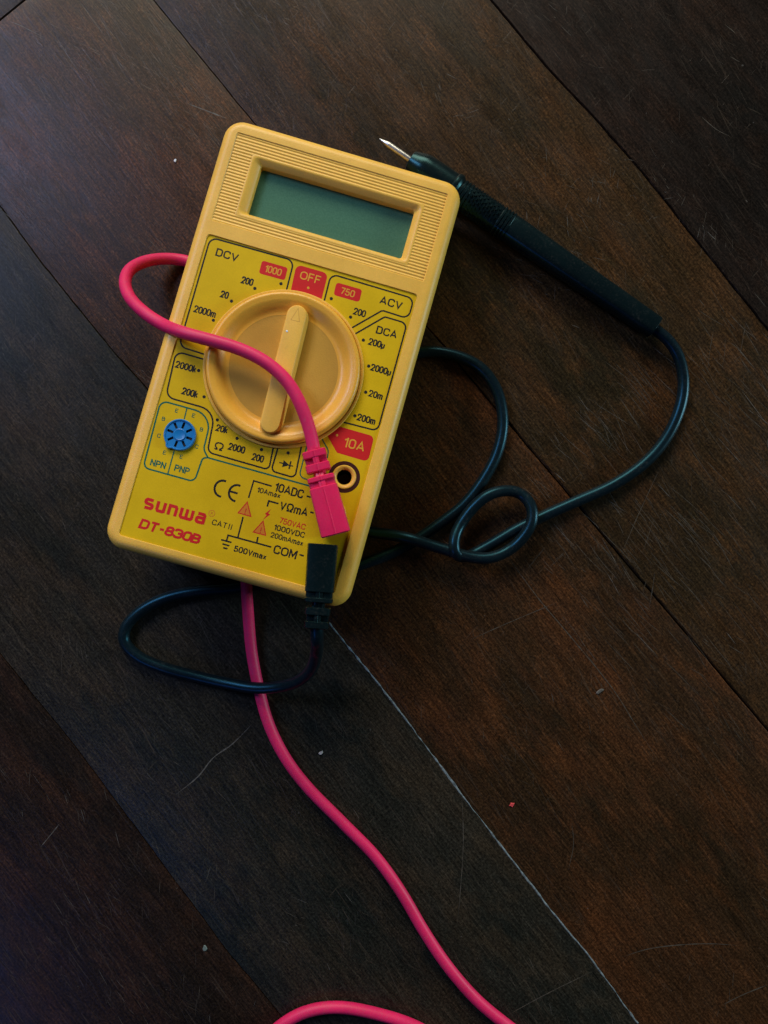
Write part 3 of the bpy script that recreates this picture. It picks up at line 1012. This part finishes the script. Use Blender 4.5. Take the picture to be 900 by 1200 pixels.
ang = math.atan2(ax.y, ax.x)
b = MB()
def stadium(hl, r, z, n=12):
    pts = []
    for s, a0 in ((1, -90), (-1, 90)):
        for i in range(n + 1):
            a = R_(a0 + 180 * i / n)
            pts.append(Vector((s * (hl - r) + r * math.cos(a), r * math.sin(a), z)))
    M = Matrix.Rotation(ang, 3, 'Z')
    return [M @ p + Vector((mid.x, mid.y, 0)) for p in pts]
hl = half + .3
loft(b, [stadium(hl + .45, 3.25, 23.9), stadium(hl + .12, 2.85, 26.4), stadium(hl, 2.70, 26.85), stadium(hl - .2, 2.5, 27.05), stadium(hl - .5, 2.2, 27.1)], 0, False, True)
b.build("pointer_bar", M_CASE, dial, smooth=35)
b = MB()
d = -ax.normalized(); n_ = Vector((-d.y, d.x, 0))
tip = pA + d * -.6
tip.z = 0
tri = [tip, tip - d * 3.6 + n_ * 1.2, tip - d * 3.6 - n_ * 1.2]
stroke(b, [(p.x, p.y) for p in tri], .16, True, 0, 27.105)
b.build("pointer_arrow", plastic("arrow_groove", (.62, .28, .035), .5, 0), dial, weld=False)
b = MB()
sp = L(336.2, 388, 27.15)
lathe(b, sp.x, sp.y, [(.32, 27.08), (.25, 27.18), (.05, 27.2)], 10, 0, False, True)
b.build("paint_spot", M_WHITE, dial)

# ---------------------------------------------------------------- test leads
def meter_frame(px0, py0, px1, py1, h):
    """frame whose +Y runs from the cable end to the far end of a plug lying on the face"""
    a, c = L(px0, py0, h), L(px1, py1, h)
    y = (c - a); y.z = 0; y.normalize()
    z = Vector((0, 0, 1)); x = y.cross(z)
    Ml = Matrix((x, y, z)).transposed()
    return METER_R @ Ml, METER_R @ a + METER_T, (c - a).length

def sect(hw, hh, y, ch=.9, seam=.0):
    """chamfered section, counter-clockwise, with an optional raised seam on top"""
    c = min(ch, hw * .45, hh * .45)
    s = max(.12, seam)
    top = hh + (seam * .55)
    pts = [(-hw, -hh + c), (-hw + c, -hh), (hw - c, -hh), (hw, -hh + c), (hw, hh - c * 1.1), (hw - c * .35, hh - c * .35), (hw - c * 1.1, hh),
           (s, hh), (s * .4, top), (-s * .4, top), (-s, hh), (-hw + c * 1.1, hh), (-hw + c * .35, hh - c * .35), (-hw, hh - c * 1.1)]
    return [Vector((x, y, z)) for x, z in pts]

def make_plug(lead, px0, py0, px1, py1, h, m, lead_loc, sm=.22):
    Mr, org, ln = meter_frame(px0, py0, px1, py1, h)
    b = MB()
    k = ln / 22.3
    S = [(8.1, 3.75, 3.7), (8.2, 3.9, 3.85)]
    e = .12
    sec = []
    def seg(y0, y1, hw0, hh0, hw1=None, hh1=None, ch=.9, seam=None):
        seam = sm if seam is None else seam
        hw1 = hw1 or hw0; hh1 = hh1 or hh0
        lp = [sect(hw0 - .25, hh0 - .25, y0 * k, ch, seam), sect(hw0, hh0, (y0 + .22) * k, ch, seam), sect(hw1, hh1, (y1 - .22) * k, ch, seam), sect(hw1 - .25, hh1 - .25, y1 * k, ch, seam)]
        loft(b, lp, 0, True, True)
    seg(0, 1.95, 3.25, 2.9, ch=.8)
    seg(1.8, 3.6, 3.0, 1.6, ch=.5, seam=0)
    seg(3.5, 5.6, 3.35, 3.0, ch=.8)
    seg(5.4, 7.0, 1.75, 1.75, ch=.7)
    seg(6.9, 8.2, 3.75, 3.6)
    seg(8.0, 9.8, 3.6, 2.9, ch=.8, seam=0)
    seg(9.6, 22.3, 3.85, 3.75, 4.05, 3.9, ch=1.0)
    # spine joining the collars
    loft(b, [sect(.85, 2.75, .3 * k, .3, .2), sect(.85, 2.8, 5.4 * k, .3, .2)], 0, True, True)
    loft(b, [sect(1.2, 1.95, 5.3 * k, .3, .2), sect(1.2, 2.6, 7.1 * k, .3, .2)], 0, True, True)
    loft(b, [sect(1.0, 3.3, 8.0 * k, .3, .2), sect(1.0, 3.5, 9.8 * k, .3, .2)], 0, True, True)
    o = b.build("plug", m, lead, smooth=30)
    o.location = (org - lead_loc) * MM
    o.rotation_euler = Mr.to_euler()
    # banana pin going down into its socket
    b = MB()
    lathe(b, 0, (22.3 - 5.2) * k, [(1.9, -10.5), (1.9, -3.5)], 24, 0, True, True)
    pin = b.build("pin", M_METAL, o)
    return Mr, org

ZC = 28.2        # cable height above the meter's back where it leaves a plug
RAD = 1.78
# red lead
red_loc = P(290, 760, 0)
red = thing("test_lead", "red multimeter test lead looping over the dial and under the meter to the bottom edge", "test lead", red_loc)
make_plug(red, 367.6, 528.5, 393.8, 626.5, ZC, M_REDPLASTIC, red_loc)
rp = [PF(372.5, 547, ZC), PF(368.6, 531, ZC), PF(363.5, 507, ZC + .3), PF(353.5, 478, ZC + .9), PF(337, 449, ZC + 1.1), PF(314, 427.5, ZC + 1.1), PF(283, 411, ZC + .7),
      PF(249, 400, ZC + .3), PF(215, 390.5, ZC - 1.2), P(190, 380.5, 28), P(169, 367, 25.5), P(152, 349, 21.5), P(146.5, 332, 17.5), P(151, 317.5, 13.2), P(165, 308, 9), P(185, 303.2, 5.2), P(208, 303.5, 2.4),
      P(230, 310, 1.9), P(256, 345, 1.9), P(272, 420, 1.9), P(282, 520, 1.9), P(287, 610, 2.2), P(288.5, 655, 4.2), P(288.6, 682, 5.75), P(289.5, 700, 5.3), P(291.5, 728, 3.2), P(295, 765, 1.95), P(302, 805, 1.9),
      P(313, 845, 1.9), P(334, 887, 1.9), P(362, 925, 1.9), P(402, 965, 1.9), P(440, 1003, 1.9), P(470, 1045, 1.9), P(497, 1090, 1.9), P(528, 1136, 1.9), P(560, 1173, 1.9), P(592, 1200, 1.9),
      P(640, 1236, 1.9), P(680, 1285, 1.9), P(672, 1340, 1.9), P(615, 1352, 1.9), P(580, 1300, 1.9), P(545, 1244, 1.9), P(490, 1204, 1.9), P(430, 1184.5, 1.9), P(385, 1180, 1.9), P(350, 1188, 1.9), P(318, 1210, 1.9),
      P(280, 1260, 1.9), P(250, 1340, 1.9), P(235, 1440, 1.9)]
b = MB()
tube(b, [p - red_loc for p in wobble(smooth_path(crom(rp), 6), .32, 2.5)], RAD, 22)
b.build("cable", M_REDCABLE, red, smooth=60)

# black lead
blk_loc = P(430, 700, 0)
blk = thing("test_lead", "black multimeter test lead with knotted cable and long probe beside the meter", "test lead", blk_loc)
make_plug(blk, 371.2, 736, 378.8, 637.5, ZC, M_BLKPLASTIC, blk_loc, 0)
bp_ = [PF(373, 716, ZC), PF(371.8, 736, ZC), PF(372.2, 750, ZC - 1.6), P(371.5, 764, 25.5), P(367, 781, 20), P(354, 795, 14), P(333, 803.5, 9), P(303, 806.5, 5.9), P(268, 801, 3.2), P(230, 792.5, 1.9), P(192, 782, 1.9), P(161, 768, 1.9), P(145, 751, 1.9), P(147, 735, 1.9),
       P(164, 717, 1.9), P(193, 702, 1.9), P(230, 693, 1.9), P(265, 690, 1.9), P(290, 687, 1.9), P(330, 681, 1.9), P(385, 672, 1.9), P(428, 659, 1.9), P(462, 646, 1.9), P(490, 631, 1.9), P(516, 613, 1.9), P(543, 592, 1.9), P(565, 565, 1.9),
       P(582, 532, 1.9), P(589, 495, 1.9), P(582, 457, 1.9), P(562, 430, 1.9), P(532, 416, 1.9), P(499, 412, 1.9), P(470, 420, 1.9), P(440, 445, 1.9), P(418, 490, 1.9), P(405, 545, 1.9), P(402, 590, 1.9), P(410, 615, 1.9), P(432, 623, 2.0), P(460, 627, 4.2), P(483, 632, 5.7),
       P(503, 638.5, 5.4), P(525, 645, 5.6), P(548, 652, 5.7), P(572, 654, 5.6), P(596, 645, 4.6), P(614, 629, 5.4), P(624, 610, 5.8), P(622, 591, 5.2), P(610, 578, 4.2), P(592, 574.5, 4.8), P(572, 580, 5.8), P(554, 595, 5.4), P(540, 614, 5.2), P(532.5, 630, 6.6), P(532, 645, 7.4),
       P(540, 653, 4.6), P(556, 648, 2.0), P(580, 635, 1.9), P(604, 621, 1.9), P(635, 606, 1.9), P(675, 588, 1.9), P(720, 567, 1.9), P(757, 541, 1.9), P(783, 510, 1.9), P(798, 475, 1.9), P(801, 445, 2.0), P(795, 418, 2.4), P(783, 399, 3.1), P(768, 386.5, 3.5), P(752, 375.5, 3.7)]
b = MB()
tube(b, [p - blk_loc for p in wobble(smooth_path(crom(bp_), 5), .30, 8.5)], RAD, 22)
b.build("cable", M_BLKCABLE, blk, smooth=60)

# probe: round handle, finger guard, ribbed grip, metal tip
pa, pe = P(444.5, 162.5, 5.6), P(767.5, 384, 3.6)
axis = (pe - pa)
plen = axis.length
axis.normalize()
xa = axis.cross(Vector((0, 0, 1))).normalized()
qz = Matrix((xa, axis.cross(xa), axis)).transposed().to_quaternion()
gy0, gy1 = 29.5, 50.0
front = [(0.05, 11.6), (2.8, 11.6), (3.3, 11.9), (3.6, 12.6), (4.6, 15.2), (4.95, 16.6), (5.05, 19), (5.05, 27.0), (5.5, 27.4), (5.6, 28.0), (5.5, 28.7), (4.9, 29.2), (4.55, 29.6)]
prof = list(front)
y = 29.8
for k in range(3):
    prof += [(4.5, y), (4.85, y + .25), (4.85, y + .75), (4.5, y + 1.0)]
    y += 1.15
prof += [(4.5, y + .4)]
y2 = 44.5
prof += [(4.5, y2 - .4)]
for k in range(4):
    prof += [(4.4, y2), (4.8, y2 + .25), (4.8, y2 + .7), (4.4, y2 + .95)]
    y2 += 1.1
prof += [(4.45, y2 + .3), (4.5, y2 + 2)]
for k in range(1, 13):
    q = k / 12
    prof.append((4.5 - .75 * q, y2 + 2 + (plen - .5 - y2 - 2) * q))
prof += [(3.7, plen - .15), (3.4, plen), (0.05, plen)]
def probe_sec(r, y, n=48):
    r = r * .92
    """round near the tip, flattened towards the cable end"""
    e = 2.0 + 1.0 * max(0, min(1, (y - 24) / 26))
    out = []
    for i in range(n):
        t = 2 * math.pi * i / n
        c_, s_ = math.cos(t), math.sin(t)
        out.append(Vector((r * math.copysign(abs(c_) ** (2 / e), c_), r * .92 * math.copysign(abs(s_) ** (2 / e), s_), y)))
    return out
b = MB()
loft(b, [probe_sec(r, y) for r, y in prof])
probe = b.build("probe_handle", M_BLKPLASTIC, blk, smooth=30)
probe.location = (pa - blk_loc) * MM
probe.rotation_mode = 'QUATERNION'
probe.rotation_quaternion = qz
b = MB()
for k in range(11):
    zc = 33.9 + k * .95
    for j in range(16):
        a = 2 * math.pi * (j + .5 * (k % 2)) / 16
        M = Matrix.Translation((4.22 * math.cos(a), 4.0 * math.sin(a), zc)) @ Matrix.Rotation(a, 4, 'Z')
        box(b, -.3, .3, -.42, .42, -.2, .2, 0, M)
b.build("grip_knurling", M_BLKPLASTIC, probe)
b = MB()
lathe(b, 0, 0, [(.05, 0), (.18, .15), (.75, 2.4), (.95, 3.2), (1.0, 3.6), (1.0, 12.5)], 24, 0, False, True)
b.build("probe_tip", M_METAL, probe, smooth=40)
